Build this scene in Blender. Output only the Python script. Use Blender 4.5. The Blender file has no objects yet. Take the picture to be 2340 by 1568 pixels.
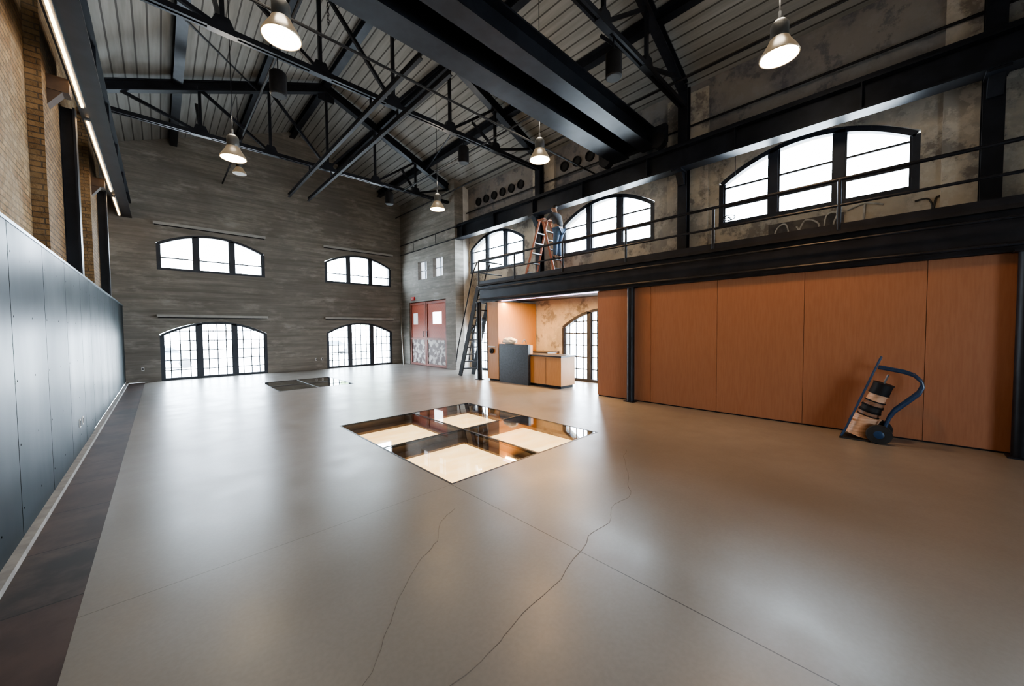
import bpy, bmesh, math, random
from mathutils import Vector, Matrix
from mathutils import noise as mn
random.seed(7)
V=Vector
W={}
# ------------------------------------------------------------ mesh builder
class B:
    def __init__(s): s.v=[]; s.f=[]
    def hexa(s,p):
        n=len(s.v); s.v+= [V(q) for q in p]
        s.f+=[(n,n+3,n+2,n+1),(n+4,n+5,n+6,n+7),(n,n+1,n+5,n+4),(n+1,n+2,n+6,n+5),(n+2,n+3,n+7,n+6),(n+3,n,n+4,n+7)]
        return s
    def box(s,x0,x1,y0,y1,z0,z1):
        return s.hexa([(x0,y0,z0),(x1,y0,z0),(x1,y1,z0),(x0,y1,z0),(x0,y0,z1),(x1,y0,z1),(x1,y1,z1),(x0,y1,z1)])
    def bar(s,p,q,w,h,up=(0,0,1)):
        p=V(p);q=V(q);d=(q-p).normalized();up=V(up)
        if abs(d.dot(up))>.98: up=V((0,1,0)) if abs(d.y)<.9 else V((1,0,0))
        l=d.cross(up).normalized()*w/2;u=l.cross(d).normalized()*h/2
        return s.hexa([p-l-u,p+l-u,p+l+u,p-l+u,q-l-u,q+l-u,q+l+u,q-l+u])
    def cyl(s,p,q,r,r2=None,n=12):
        p=V(p);q=V(q);r2=r if r2 is None else r2
        d=(q-p).normalized();a=V((0,0,1)) if abs(d.z)<.9 else V((1,0,0))
        l=d.cross(a).normalized();u=l.cross(d);k=len(s.v)
        for c,rr in((p,r),(q,r2)):
            for i in range(n):
                t=2*math.pi*i/n;s.v.append(c+(l*math.cos(t)+u*math.sin(t))*rr)
        for i in range(n): s.f.append((k+i,k+(i+1)%n,k+n+(i+1)%n,k+n+i))
        s.f.append(tuple(k+i for i in range(n))[::-1]);s.f.append(tuple(k+n+i for i in range(n)))
        return s
    def tube(s,pts,r,n=8):
        pts=[V(p) for p in pts];k=len(s.v);l=None
        for i,p in enumerate(pts):
            d=((pts[min(i+1,len(pts)-1)])-(pts[max(i-1,0)])).normalized()
            if l is None:
                a=V((0,0,1)) if abs(d.z)<.9 else V((1,0,0)); l=d.cross(a).normalized()
            l=(l-d*l.dot(d)).normalized();u=l.cross(d)
            for j in range(n):
                t=2*math.pi*j/n;s.v.append(p+(l*math.cos(t)+u*math.sin(t))*r)
        for i in range(len(pts)-1):
            for j in range(n):
                a=k+i*n;s.f.append((a+j,a+(j+1)%n,a+n+(j+1)%n,a+n+j))
        s.f.append(tuple(k+i for i in range(n)));s.f.append(tuple(k+(len(pts)-1)*n+i for i in range(n)))
        return s
    def lathe(s,c,prof,n=28,axis=(0,0,1)):
        c=V(c);d=V(axis).normalized();a=V((1,0,0)) if abs(d.x)<.9 else V((0,1,0))
        l=d.cross(a).normalized();u=l.cross(d);k=len(s.v)
        for r,z in prof:
            for i in range(n):
                t=2*math.pi*i/n;s.v.append(c+d*z+(l*math.cos(t)+u*math.sin(t))*max(r,.0005))
        for m in range(len(prof)-1):
            for i in range(n):
                a=k+m*n;s.f.append((a+i,a+(i+1)%n,a+n+(i+1)%n,a+n+i))
        return s
    def disc(s,c,r,axis=(0,0,1),n=28):
        c=V(c);d=V(axis).normalized();a=V((1,0,0)) if abs(d.x)<.9 else V((0,1,0))
        l=d.cross(a).normalized();u=l.cross(d);k=len(s.v)
        for i in range(n):
            t=2*math.pi*i/n;s.v.append(c+(l*math.cos(t)+u*math.sin(t))*r)
        s.f.append(tuple(range(k,k+n)));return s
    def ibeam(s,p,q,w,h,t=.03,up=(0,0,1)):
        p=V(p);q=V(q);d=(q-p).normalized();l=d.cross(V(up)).normalized();u=l.cross(d)
        k=len(s.v);pr=[(-w/2,-h/2),(w/2,-h/2),(w/2,-h/2+t),(t/2,-h/2+t),(t/2,h/2-t),(w/2,h/2-t),(w/2,h/2),(-w/2,h/2),(-w/2,h/2-t),(-t/2,h/2-t),(-t/2,-h/2+t),(-w/2,-h/2+t)]
        for c in(p,q):
            for a,b in pr: s.v.append(c+l*a+u*b)
        n=12
        for i in range(n): s.f.append((k+i,k+(i+1)%n,k+n+(i+1)%n,k+n+i))
        for o in(0,n):
            s.f+=[(k+o+0,k+o+1,k+o+2,k+o+3,k+o+10,k+o+11),(k+o+3,k+o+4,k+o+9,k+o+10),(k+o+4,k+o+5,k+o+6,k+o+7,k+o+8,k+o+9)]
        return s
def make(name,b,mat,parent=None,label=None,cat=None,kind=None,group=None,smooth=False,smang=None):
    xs=[v.x for v in b.v];ys=[v.y for v in b.v];zs=[v.z for v in b.v]
    loc=V(((min(xs)+max(xs))/2,(min(ys)+max(ys))/2,min(zs)))
    me=bpy.data.meshes.new(name);me.from_pydata([tuple(v-loc) for v in b.v],[],b.f)
    bm=bmesh.new();bm.from_mesh(me);bmesh.ops.recalc_face_normals(bm,faces=bm.faces[:]);bm.to_mesh(me);bm.free()
    if smooth:
        for p in me.polygons: p.use_smooth=True
        try: me.set_sharp_from_angle(angle=math.radians(smang or 40))
        except Exception: pass
    o=bpy.data.objects.new(name,me);bpy.context.collection.objects.link(o)
    if mat: me.materials.append(mat)
    W[o.name]=loc
    if parent: o.parent=parent;o.location=loc-W[parent.name]
    else: o.location=loc
    tag(o,label,cat,kind,group);return o
def tag(o,label=None,cat=None,kind=None,group=None):
    if label:o['label']=label
    if cat:o['category']=cat
    if kind:o['kind']=kind
    if group:o['group']=group
def empty(name,loc,label,cat,group=None):
    o=bpy.data.objects.new(name,None);bpy.context.collection.objects.link(o);o.location=loc;o.empty_display_size=.1
    W[o.name]=V(loc);tag(o,label,cat,None,group);return o
# ------------------------------------------------------------ materials
def nm(name):
    m=bpy.data.materials.new(name);m.use_nodes=True;nt=m.node_tree
    return m,nt,nt.nodes,nt.links,nt.nodes['Principled BSDF']
def math_(nt,op,a,b=None,c=None):
    n=nt.nodes.new('ShaderNodeMath');n.operation=op
    for i,x in enumerate((a,b,c)):
        if x is None: continue
        if isinstance(x,(int,float)): n.inputs[i].default_value=x
        else: nt.links.new(x,n.inputs[i])
    return n.outputs[0]
def mix(nt,f,a,b):
    n=nt.nodes.new('ShaderNodeMix');n.data_type='RGBA'
    if isinstance(f,(int,float)): n.inputs[0].default_value=f
    else: nt.links.new(f,n.inputs[0])
    for i,x in ((6,a),(7,b)):
        if isinstance(x,tuple): n.inputs[i].default_value=(*x,1)
        else: nt.links.new(x,n.inputs[i])
    return n.outputs[2]
def pos(nt,st=(1,1,1),off=(0,0,0)):
    g=nt.nodes.new('ShaderNodeNewGeometry');m=nt.nodes.new('ShaderNodeMapping');m.inputs['Scale'].default_value=st;m.inputs['Location'].default_value=off
    nt.links.new(g.outputs['Position'],m.inputs[0]);return m.outputs[0]
def noise(nt,vec,scale,detail=6,lo=.35,hi=.65,rough=.55):
    n=nt.nodes.new('ShaderNodeTexNoise');n.inputs['Scale'].default_value=scale;n.inputs['Detail'].default_value=detail
    n.inputs['Roughness'].default_value=rough
    nt.links.new(vec,n.inputs['Vector']);r=nt.nodes.new('ShaderNodeMapRange');r.interpolation_type='SMOOTHSTEP'
    r.inputs[1].default_value=lo;r.inputs[2].default_value=hi;nt.links.new(n.outputs['Fac'],r.inputs[0]);return r.outputs[0]
def bump(nt,h,st,dist=.02):
    n=nt.nodes.new('ShaderNodeBump');n.inputs['Strength'].default_value=st;n.inputs['Distance'].default_value=dist
    nt.links.new(h,n.inputs['Height']);nt.links.new(n.outputs[0],nt.nodes['Principled BSDF'].inputs['Normal'])
def xyz(nt,vec=None):
    s=nt.nodes.new('ShaderNodeSeparateXYZ')
    nt.links.new(vec or pos(nt),s.inputs[0]);return s.outputs
def M(name,c1,c2=None,rough=.5,metal=0,scale=3,detail=5,st=(1,1,1),bmp=0,lo=.35,hi=.65,spec=.5):
    m,nt,N,L,P=nm(name)
    P.inputs['Roughness'].default_value=rough;P.inputs['Metallic'].default_value=metal;P.inputs['Specular IOR Level'].default_value=spec
    n=noise(nt,pos(nt,st),scale,detail,lo,hi)
    L.new(mix(nt,n,c1,c2 or tuple(x*.8 for x in c1)),P.inputs['Base Color'])
    if bmp: bump(nt,n,bmp)
    return m
def emit(name,c,s):
    m,nt,N,L,P=nm(name);P.inputs['Base Color'].default_value=(*c,1)
    P.inputs['Emission Color'].default_value=(*c,1);P.inputs['Emission Strength'].default_value=s;return m
black=M('black_steel',(.012,.014,.019),(.019,.022,.03),.42,.2,spec=.35)
blackm=M('black_matte',(.012,.012,.014),(.02,.02,.022),.6,spec=.25)
framem=M('window_frame_paint',(.018,.022,.032),(.026,.032,.044),.45)
grey=M('grey_galvanised',(.2,.21,.22),(.14,.15,.16),.4,.5)
white=M('white_plastic',(.8,.8,.78),(.74,.74,.72),.4)
blue=M('blue_paint',(.014,.045,.11),(.012,.035,.085),.35)
rubber=M('rubber',(.012,.012,.012),(.02,.02,.02),.7)
copper=M('tan_wire',(.66,.42,.28),(.46,.27,.16),.5,0,scale=1,st=(1,1,120))
brownw=M('brown_wire',(.3,.17,.1),(.2,.1,.06),.5,0,scale=1,st=(1,1,120))
stone=M('black_stone',(.02,.024,.03),(.035,.04,.05),.35,scale=20)
glow=emit('led_glow',(1,.66,.34),14)
glow2=emit('led_cool',(.85,.55,1),7)
lampm=emit('lamp_lens',(1,.74,.42),24)
def wood(name,a,b,rough=.4):
    m,nt,N,L,P=nm(name);P.inputs['Roughness'].default_value=rough
    n=noise(nt,pos(nt,(14,14,1.2)),3,6,.3,.7);n2=noise(nt,pos(nt,(1,1,.4)),.8,2)
    c=mix(nt,n,a,b);L.new(mix(nt,math_(nt,'MULTIPLY',n2,.2),c,tuple(x*.8 for x in a)),P.inputs['Base Color']);return m
oak=wood('orange_wood_panel',(.325,.15,.082),(.29,.128,.067),.45)
oak2=wood('honey_wood_panel',(.56,.28,.1),(.5,.235,.078))
# floor
floorm,nt,N,L,P=nm('polished_concrete')
F3=(3.3,7.7,13.37)
n1=noise(nt,pos(nt,(1,1,1),F3),.45,5,.2,.8,.55);n2=noise(nt,pos(nt,(1,1,1),F3),1.8,8,.25,.75,.6);n3=noise(nt,pos(nt,(1,1,1),F3),40,4,.3,.7)
c=mix(nt,n1,(.185,.17,.15),(.285,.268,.245));c=mix(nt,math_(nt,'MULTIPLY',n2,.38),c,(.15,.134,.116));c=mix(nt,math_(nt,'MULTIPLY',n3,.12),c,(.1,.09,.08))
X,Y,Z=xyz(nt)
def line(coord,v,w): return math_(nt,'LESS_THAN',math_(nt,'ABSOLUTE',math_(nt,'SUBTRACT',coord,v)),w)
seam=math_(nt,'MULTIPLY',line(X,2.27,.004),math_(nt,'LESS_THAN',Y,3.35))
seam=math_(nt,'MAXIMUM',seam,math_(nt,'MULTIPLY',math_(nt,'MULTIPLY',line(Y,3.35,.004),math_(nt,'LESS_THAN',X,2.27)),.5))
L.new(mix(nt,seam,c,(.05,.045,.04)),P.inputs['Base Color'])
L.new(math_(nt,'ADD',math_(nt,'MULTIPLY',n2,.09),.282),P.inputs['Roughness'])
P.inputs['Specular IOR Level'].default_value=.58
stripm,nt,N,L,P=nm('dark_stained_slabs');P.inputs['Roughness'].default_value=.5
X,Y,Z=xyz(nt);ti=math_(nt,'MULTIPLY',Y,1.1);j=math_(nt,'LESS_THAN',math_(nt,'FRACT',ti),.012)
wn0=N.new('ShaderNodeTexWhiteNoise');wn0.noise_dimensions='1D';L.new(math_(nt,'FLOOR',ti),wn0.inputs['W'])
n=noise(nt,pos(nt,(1,1,1),F3),2.2,8,.35,.65,.65);c=mix(nt,n,(.032,.026,.024),(.09,.064,.054));c=mix(nt,math_(nt,'MULTIPLY',wn0.outputs['Value'],.55),c,(.075,.04,.032));L.new(mix(nt,j,c,(.015,.012,.012)),P.inputs['Base Color'])
P.inputs['Specular IOR Level'].default_value=.3
basem=M('grey_plinth',(.3,.29,.27),(.22,.21,.2),.7,scale=8)
# brick
def brickmat(name,c1,c2,mo,patch,pf):
    m,nt,N,L,P=nm(name);P.inputs['Roughness'].default_value=.85
    X,Y,Z=xyz(nt);cb=N.new('ShaderNodeCombineXYZ');L.new(math_(nt,'ADD',X,Y),cb.inputs[0]);L.new(Z,cb.inputs[1])
    bt=N.new('ShaderNodeTexBrick');bt.inputs['Scale'].default_value=1;bt.inputs['Brick Width'].default_value=.23;bt.inputs['Row Height'].default_value=.08
    bt.inputs['Mortar Size'].default_value=.009;bt.inputs['Mortar Smooth'].default_value=.3;bt.inputs['Color1'].default_value=(*c1,1);bt.inputs['Color2'].default_value=(*c2,1);bt.inputs['Mortar'].default_value=(*mo,1)
    L.new(cb.outputs[0],bt.inputs['Vector']);n=noise(nt,pos(nt),1.4,8,.4,.65,.65);n2=noise(nt,pos(nt),9,6,.4,.7,.65)
    c=mix(nt,math_(nt,'MULTIPLY',n,pf),bt.outputs[0],patch);L.new(mix(nt,math_(nt,'MULTIPLY',n2,.45),c,tuple(x*.45 for x in c1)),P.inputs['Base Color'])
    bump(nt,math_(nt,'ADD',math_(nt,'MULTIPLY',bt.outputs['Fac'],-1),math_(nt,'MULTIPLY',n2,.8)),.9,.02);return m
brick=brickmat('old_tan_brick',(.38,.255,.13),(.25,.15,.075),(.11,.09,.06),(.37,.295,.2),.6)
brick2=brickmat('rough_tan_brick',(.29,.18,.085),(.17,.1,.045),(.06,.05,.04),(.26,.19,.11),.5)
# board formed concrete
board,nt,N,L,P=nm('board_formed_concrete');P.inputs['Roughness'].default_value=.85
X,Y,Z=xyz(nt);zi=math_(nt,'MULTIPLY',Z,6.6);fz=math_(nt,'FRACT',zi);ln=math_(nt,'LESS_THAN',fz,.06)
wn_=N.new('ShaderNodeTexWhiteNoise');wn_.noise_dimensions='1D';L.new(math_(nt,'FLOOR',zi),wn_.inputs['W'])
n1=noise(nt,pos(nt,(.25,.25,4)),1.6,9,.28,.72,.65);n2=noise(nt,pos(nt),.6,8,.35,.65,.65);n3=noise(nt,pos(nt,(.6,.6,1.6)),2.0,8,.5,.72,.65)
c=mix(nt,n1,(.165,.15,.13),(.31,.288,.252));c=mix(nt,math_(nt,'MULTIPLY',n2,.6),c,(.155,.14,.12));c=mix(nt,math_(nt,'MULTIPLY',n3,.5),c,(.44,.415,.37))
c=mix(nt,math_(nt,'MULTIPLY',wn_.outputs['Value'],.2),c,(.12,.11,.095))
L.new(mix(nt,math_(nt,'MULTIPLY',ln,.35),c,(.075,.068,.06)),P.inputs['Base Color']);bump(nt,n1,.3,.02)
# mottled plaster
def plaster(name,k,hazef):
    m,nt,N,L,P=nm(name);P.inputs['Roughness'].default_value=.85
    X,Y,Z=xyz(nt);s=lambda c:tuple(x*k for x in c)
    n1=noise(nt,pos(nt),.6,9,.44,.64,.65);n2=noise(nt,pos(nt),1.6,10,.52,.6,.7);n3=noise(nt,pos(nt,(1,1,.3)),2,5,.45,.7);n4=noise(nt,pos(nt),3,9,.5,.58,.7)
    c=mix(nt,n1,s((.54,.47,.37)),s((.31,.285,.25)));c=mix(nt,math_(nt,'MULTIPLY',n3,.45),c,s((.62,.55,.44)));c=mix(nt,math_(nt,'MULTIPLY',n2,.7),c,s((.14,.128,.12)));c=mix(nt,math_(nt,'MULTIPLY',n4,.4),c,s((.64,.59,.51)))
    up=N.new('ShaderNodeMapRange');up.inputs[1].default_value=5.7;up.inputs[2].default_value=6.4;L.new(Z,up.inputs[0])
    L.new(mix(nt,math_(nt,'MULTIPLY',up.outputs[0],hazef),c,(.085,.09,.12)),P.inputs['Base Color']);bump(nt,n2,.4,.02);return m  # bluish darkening of the upper wall, lens haze painted into the plaster
plas=plaster('mottled_plaster',1.05,.68);plas2=plaster('pale_pier_plaster',1.2,.3)
# ceiling boards
ceil,nt,N,L,P=nm('painted_roof_boards');P.inputs['Roughness'].default_value=.7
X,Y,Z=xyz(nt);ln=math_(nt,'LESS_THAN',math_(nt,'FRACT',math_(nt,'MULTIPLY',X,4.6)),.14)
n1=noise(nt,pos(nt,(8,.5,1)),1,5,.3,.7)
c=mix(nt,n1,(.185,.182,.172),(.255,.25,.238));L.new(mix(nt,ln,c,(.06,.058,.054)),P.inputs['Base Color'])
# steel wainscot
steel,nt,N,L,P=nm('blackened_steel_sheet')
X,Y,Z=xyz(nt);fy=math_(nt,'FRACT',math_(nt,'MULTIPLY',Y,.82));ln=math_(nt,'LESS_THAN',fy,.012)
dy=math_(nt,'DIVIDE',math_(nt,'SUBTRACT',math_(nt,'FRACT',math_(nt,'MULTIPLY',Y,1.64)),.12),1.64);dz=math_(nt,'DIVIDE',math_(nt,'SUBTRACT',math_(nt,'FRACT',math_(nt,'MULTIPLY',Z,1.9)),.5),1.9)
dot=math_(nt,'LESS_THAN',math_(nt,'ADD',math_(nt,'MULTIPLY',dy,dy),math_(nt,'MULTIPLY',dz,dz)),.0001)
n1=noise(nt,pos(nt,(1,1,.35)),1.0,7,.25,.75,.6)
wn5=N.new('ShaderNodeTexWhiteNoise');wn5.noise_dimensions='1D';L.new(math_(nt,'FLOOR',math_(nt,'MULTIPLY',Y,.82)),wn5.inputs['W'])
c=mix(nt,n1,(.015,.024,.03),(.038,.052,.06));c=mix(nt,math_(nt,'MULTIPLY',wn5.outputs['Value'],.45),c,(.016,.023,.027));dark=math_(nt,'MAXIMUM',ln,dot);L.new(mix(nt,dark,c,(.003,.003,.003)),P.inputs['Base Color'])
L.new(math_(nt,'MULTIPLY',math_(nt,'SUBTRACT',1.0,dark),.11),P.inputs['Specular IOR Level'])
L.new(math_(nt,'ADD',math_(nt,'MULTIPLY',n1,.12),.34),P.inputs['Roughness'])
capm=M('pale_steel_cap',(.22,.27,.3),(.18,.22,.25),.35,.5)
redm,nt,N,L,P=nm('weathered_red_door');P.inputs['Roughness'].default_value=.6
X,Y,Z=xyz(nt);n=noise(nt,pos(nt),4,7,.48,.54,.6);lo=math_(nt,'LESS_THAN',Z,1.3)
d1=math_(nt,'LESS_THAN',math_(nt,'FRACT',math_(nt,'MULTIPLY',math_(nt,'ADD',Y,Z),5)),.12);d2=math_(nt,'LESS_THAN',math_(nt,'FRACT',math_(nt,'MULTIPLY',math_(nt,'SUBTRACT',Y,Z),5)),.12)
c=mix(nt,math_(nt,'MULTIPLY',math_(nt,'MAXIMUM',d1,d2),.5),(.38,.085,.045),(.18,.055,.038))
L.new(mix(nt,math_(nt,'MULTIPLY',lo,.9),c,mix(nt,n,(.07,.05,.045),(.6,.58,.54))),P.inputs['Base Color'])
glass,nt,N,L,P=nm('floor_glass');N.remove(P);out=N['Material Output']
tr=N.new('ShaderNodeBsdfTransparent');tr.inputs[0].default_value=(.9,.92,.9,1);gl=N.new('ShaderNodeBsdfGlossy');gl.inputs['Roughness'].default_value=.03
lw=N.new('ShaderNodeLayerWeight');lw.inputs[0].default_value=.5
fc=math_(nt,'ADD',math_(nt,'MULTIPLY',math_(nt,'POWER',lw.outputs['Facing'],3),.78),.12)
ms=N.new('ShaderNodeMixShader');L.new(fc,ms.inputs[0]);L.new(tr.outputs[0],ms.inputs[1]);L.new(gl.outputs[0],ms.inputs[2]);L.new(ms.outputs[0],out.inputs[0])
litm,nt,N,L,P=nm('glowing_floor_below');n=noise(nt,pos(nt,(1,3,1),F3),2,4,.2,.8);c=mix(nt,n,(1,.74,.38),(1,.62,.26));L.new(c,P.inputs['Base Color']);L.new(c,P.inputs['Emission Color']);L.new(math_(nt,'ADD',math_(nt,'MULTIPLY',n,-.9),4.2),P.inputs['Emission Strength'])  # emission stands in for lamplight on the basement floor
# ------------------------------------------------------------ shell
YF=17.84;XL=-.85;XR=9.9;XP=8.01
RZ=lambda x:10.15-.42*abs(x-4.3)
def arch(o,s):
    s0,s1,zb,zs,zc=o;m=(s0+s1)/2;h=(s1-s0)/2
    return zs+(zc-zs)*(1-((s-m)/h)**2)
def wall(name,axis,d0,d1,a,b,top,ops,mat):
    br={a,b}
    for o in ops:
        for i in range(15): br.add(round(o[0]+(o[1]-o[0])*i/14,5))
    if axis=='x' and a<4.3<b: br.add(4.3)
    br=sorted(br);g=B()
    def P(s,d,z): return (s,d,z) if axis=='x' else (d,s,z)
    for s0,s1 in zip(br,br[1:]):
        if s1-s0<1e-4: continue
        mid=(s0+s1)/2;cur=(0,0)
        for o in sorted([o for o in ops if o[0]<=mid<=o[1]],key=lambda o:o[2]):
            if o[2]>cur[0]+1e-4: g.hexa([P(s0,d0,cur[0]),P(s1,d0,cur[1]),P(s1,d1,cur[1]),P(s0,d1,cur[0]),P(s0,d0,o[2]),P(s1,d0,o[2]),P(s1,d1,o[2]),P(s0,d1,o[2])])
            cur=(arch(o,s0),arch(o,s1))
        t0,t1=top(s0),top(s1)
        g.hexa([P(s0,d0,cur[0]),P(s1,d0,cur[1]),P(s1,d1,cur[1]),P(s0,d1,cur[0]),P(s0,d0,t0),P(s1,d0,t1),P(s1,d1,t1),P(s0,d1,t0)])
    return make(name,g,mat,kind='structure')
farops=[(0,3.18,0,1.65,2.1),(5.46,8.6,0,1.65,2.1),(0,3.18,3.91,4.86,5.3),(5.46,8.6,3.91,4.86,5.3)]
wall('wall_far','x',YF,YF+.45,-1.65,10.35,lambda x:RZ(x)+.1,farops,board)
bays=[(9.6,12.9),(4.63,7.85),(-.25,3.02),(-5.1,-1.85)]
rops=[(a,b,4.14,5.2,5.74) for a,b in bays]+[(a,b,0,1.8,2.35) for a,b in bays[:2]]
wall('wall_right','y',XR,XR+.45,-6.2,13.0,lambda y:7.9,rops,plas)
for i,y in enumerate((-1.0,3.75,8.6)):
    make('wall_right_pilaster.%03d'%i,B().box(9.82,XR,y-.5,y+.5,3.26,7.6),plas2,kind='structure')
vents=[(13.95,14.75),(15.3,16.1)]
wall('wall_right_pier','y',9.155,9.6,13.0,YF,lambda y:8.3,[(13.75,17.03,0,3.1,3.1001)]+[(a,b,4.15,5.0,5.0001) for a,b in vents],board)
make('wall_right_backing',B().box(9.6,10.35,13.0,YF,0,8.2),M('pale_plaster',(.7,.68,.64),(.55,.53,.5),.8),kind='structure')
make('wall_left',B().box(-1.65,-1.25,-6.2,YF,0,8.0),brick,kind='structure')
backops=[(.2,3.3,0,2.2,2.8)]
wall('wall_back','x',-6.65,-6.2,-1.65,10.35,lambda x:RZ(x)+.1,backops,board)
g=B()
for x0,x1 in((-1.65,4.3),(4.3,10.35)):
    g.hexa([(x0,-6.65,RZ(x0)),(x1,-6.65,RZ(x1)),(x1,YF+.45,RZ(x1)),(x0,YF+.45,RZ(x0)),(x0,-6.65,RZ(x0)+.15),(x1,-6.65,RZ(x1)+.15),(x1,YF+.45,RZ(x1)+.15),(x0,YF+.45,RZ(x0)+.15)])
make('ceiling',g,ceil,kind='structure')
G1=(2.27,5.16,3.35,6.89);G2=(2.4,4.5,12.1,14.6)
g=B()
for y0,y1 in((-6.65,G1[2]),(G1[3],G2[2]),(G2[3],YF+.45)): g.box(-.41,10.35,y0,y1,-.5,0)
for q in(G1,G2): g.box(-.41,q[0],q[2],q[3],-.5,0);g.box(q[1],10.35,q[2],q[3],-.5,0)
make('floor',g,floorm,kind='structure')
make('trim_1',B().box(-.85,-.41,-6.2,YF,-.5,-.001),stripm,kind='structure')
make('baseboard_left',B().box(-.86,-.79,-6.2,YF,0,.05),basem,kind='structure')
def crack(n,pts,w):
    g=B();P=[]
    for (a,b) in zip(pts,pts[1:]):
        for i in range(16):
            t=i/16;a_=V((a[0]+(b[0]-a[0])*t,a[1]+(b[1]-a[1])*t,.0008))
            P.append(a_+V((mn.noise(a_*3)*.07+random.uniform(-.006,.006),mn.noise(a_*3+V((9,0,0)))*.07+random.uniform(-.006,.006),0)))
    for p,q in zip(P,P[1:]): g.bar(p,q,w,.0008)
    make('trim_%d'%n,g,M('crack_dark%d'%n,(.08,.07,.06),(.14,.125,.11),.6),kind='structure')
crack(2,[(4.7,2.6),(3.5,1.9),(2.9,1.75),(1.3,1.45),(.7,1.5)],.0035)
crack(3,[(2.0,2.9),(1.3,2.4),(.6,1.7),(.1,1.5)],.0024)
make('wall_left_wainscot',B().box(-.95,-.85,-6.2,9.42,.05,2.6),steel,kind='structure')
make('wall_left_wainscot_end',B().box(-.97,-.865,9.44,YF,.05,2.6),steel,kind='structure')
make('trim_4',B().box(-1.25,-.845,-6.2,YF,2.6,2.63),capm,kind='structure')
for i,(a,b) in enumerate(((8.5,9.75),(13.5,14.9),(3.6,4.8),(-1.3,-.1))):
    make('wall_left_pilaster.%03d'%i,B().box(-1.25,-1.1,a,b,0,7.9),brick2,kind='structure')
# ------------------------------------------------------------ windows
wn=[0]
def window(axis,pl,o,hor,cols=0,rows=0,fw=.085):
    wn[0]+=1;s0,s1,zb,zs,zc=o;g=B()
    def P(s,z): return (s,pl,z) if axis=='x' else (pl,s,z)
    dv=(0,1,0) if axis=='x' else (1,0,0)
    def br(p,q,w,d): g.bar(p,q,w,d,dv)
    i0,i1=s0+fw/2,s1-fw/2;oo=(i0,i1,zb,zs-fw/2,zc-fw/2)
    br(P(i0,zb),P(i0,oo[3]),fw,.14);br(P(i1,zb),P(i1,oo[3]),fw,.14);br(P(s0,zb+fw/2),P(s1,zb+fw/2),fw,.16)
    A=[i0+(i1-i0)*i/16 for i in range(17)]
    for a,b in zip(A,A[1:]): br(P(a,arch(oo,a)),P(b,arch(oo,b)),fw,.14)
    W3=(s1-s0)/3
    for k in(1,2): s=s0+W3*k;br(P(s,zb),P(s,arch(oo,s)),fw*1.6,.14)
    def span(z):
        if z<=oo[3]: return i0,i1
        t=math.sqrt(max(0,1-(z-oo[3])/(oo[4]-oo[3])));m=(i0+i1)/2;h=(i1-i0)/2;return m-h*t,m+h*t
    for z in hor:
        a,b=span(z);br(P(a,z),P(b,z),.04,.05)
    if cols:
        for k in range(3):
            for c in range(1,cols):
                s=s0+W3*k+W3*c/cols;br(P(s,zb),P(s,arch(oo,s)),.032,.03)
        for r in range(1,rows):
            z=zb+(zc-zb)*r/rows;a,b=span(z)
            if b-a>.1: br(P(a,z),P(b,z),.032,.03)
    for k in range(3):
        a=s0+W3*k+(fw if k==0 else fw*.8);b=s0+W3*(k+1)-(fw if k==2 else fw*.8)
        for s in(a+.015,b-.015): br(P(s,zb+fw),P(s,arch(oo,s)),.035,.08)
    return make('window_%d'%wn[0],g,framem,kind='structure')
window('x',YF+.08,farops[0],[],4,6);window('x',YF+.08,farops[1],[],4,6)
window('x',YF+.08,farops[2],[4.35]);window('x',YF+.08,farops[3],[4.35])
for a,b in bays: window('y',XR+.07,(a,b,4.14,5.2,5.74),[4.6,5.05],fw=.1)
for a,b in bays[:2]: window('y',XR+.08,(a,b,0,1.8,2.35),[],4,6)
for o in backops: window('x',-6.42,o,[],3,4)
paneg=emit('glowing_frosted_pane',(.8,.88,1),1.8)  # pale glow put into the vent panes in place of daylight
for a,b in vents:
    wn[0]+=1;w_=make('window_%d'%wn[0],B().box(9.34,9.38,a,b,4.15,5.0),paneg,kind='structure')
    make('glazing_bar',B().box(9.3,9.34,(a+b)/2-.02,(a+b)/2+.02,4.15,5.0),grey,w_);make('glazing_bar',B().box(9.3,9.339,a,b,4.55,4.59),grey,w_)
for x0,x1 in((-.05,3.22),(5.4,8.68)):
    for z in(2.3,5.52):
        e=empty('roller_blind',((x0+x1)/2,YF-.06,z-.05),'grey roller blind cassette above arched window','roller blind','roller blinds on end wall')
        make('cassette',B().box(x0,x1,YF-.11,YF-.005,z-.05,z+.04),M('blind_grey%g%g'%(x0,z),(.38,.37,.34),(.32,.31,.29),.6),e)
        make('bottom_rail',B().box(x0+.03,x1-.03,YF-.07,YF-.05,z-.08,z-.05),blackm,e)
# red doors
for i,(a,b) in enumerate(((13.78,15.5),(15.53,17.0))):
    d=make('door_%d'%(i+1),B().box(9.22,9.3,a,b,.02,3.08),redm,kind='structure')
    rm=M('door_rail%d'%i,(.28,.07,.04),(.18,.06,.04),.6)
    for z in(.06,1.3,3.0): make('door_rail',B().box(9.19,9.22,a,b,z-.05,z+.05),rm,d)
    for s in(a+.05,b-.05): make('door_stile',B().box(9.188,9.22,s-.05,s+.05,.02,3.08),rm,d)
    wy=(14.2,14.9) if i==0 else (16.3,16.7)
    make('vision_panel',B().box(9.2,9.23,wy[0],wy[1],2.0,2.55),emit('pane_light%d'%i,(.85,.9,.95),7 if i==0 else .5),d)
    make('handle',B().tube([(9.2,a+.15 if i else b-.15,1.4),(9.14,a+.15 if i else b-.15,1.42),(9.14,a+.15 if i else b-.15,1.65),(9.2,a+.15 if i else b-.15,1.67)],.015),grey,d)
e=empty('exit_sign',(9.12,16.6,3.2),'small red EXIT sign above old red doors','exit sign')
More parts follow.
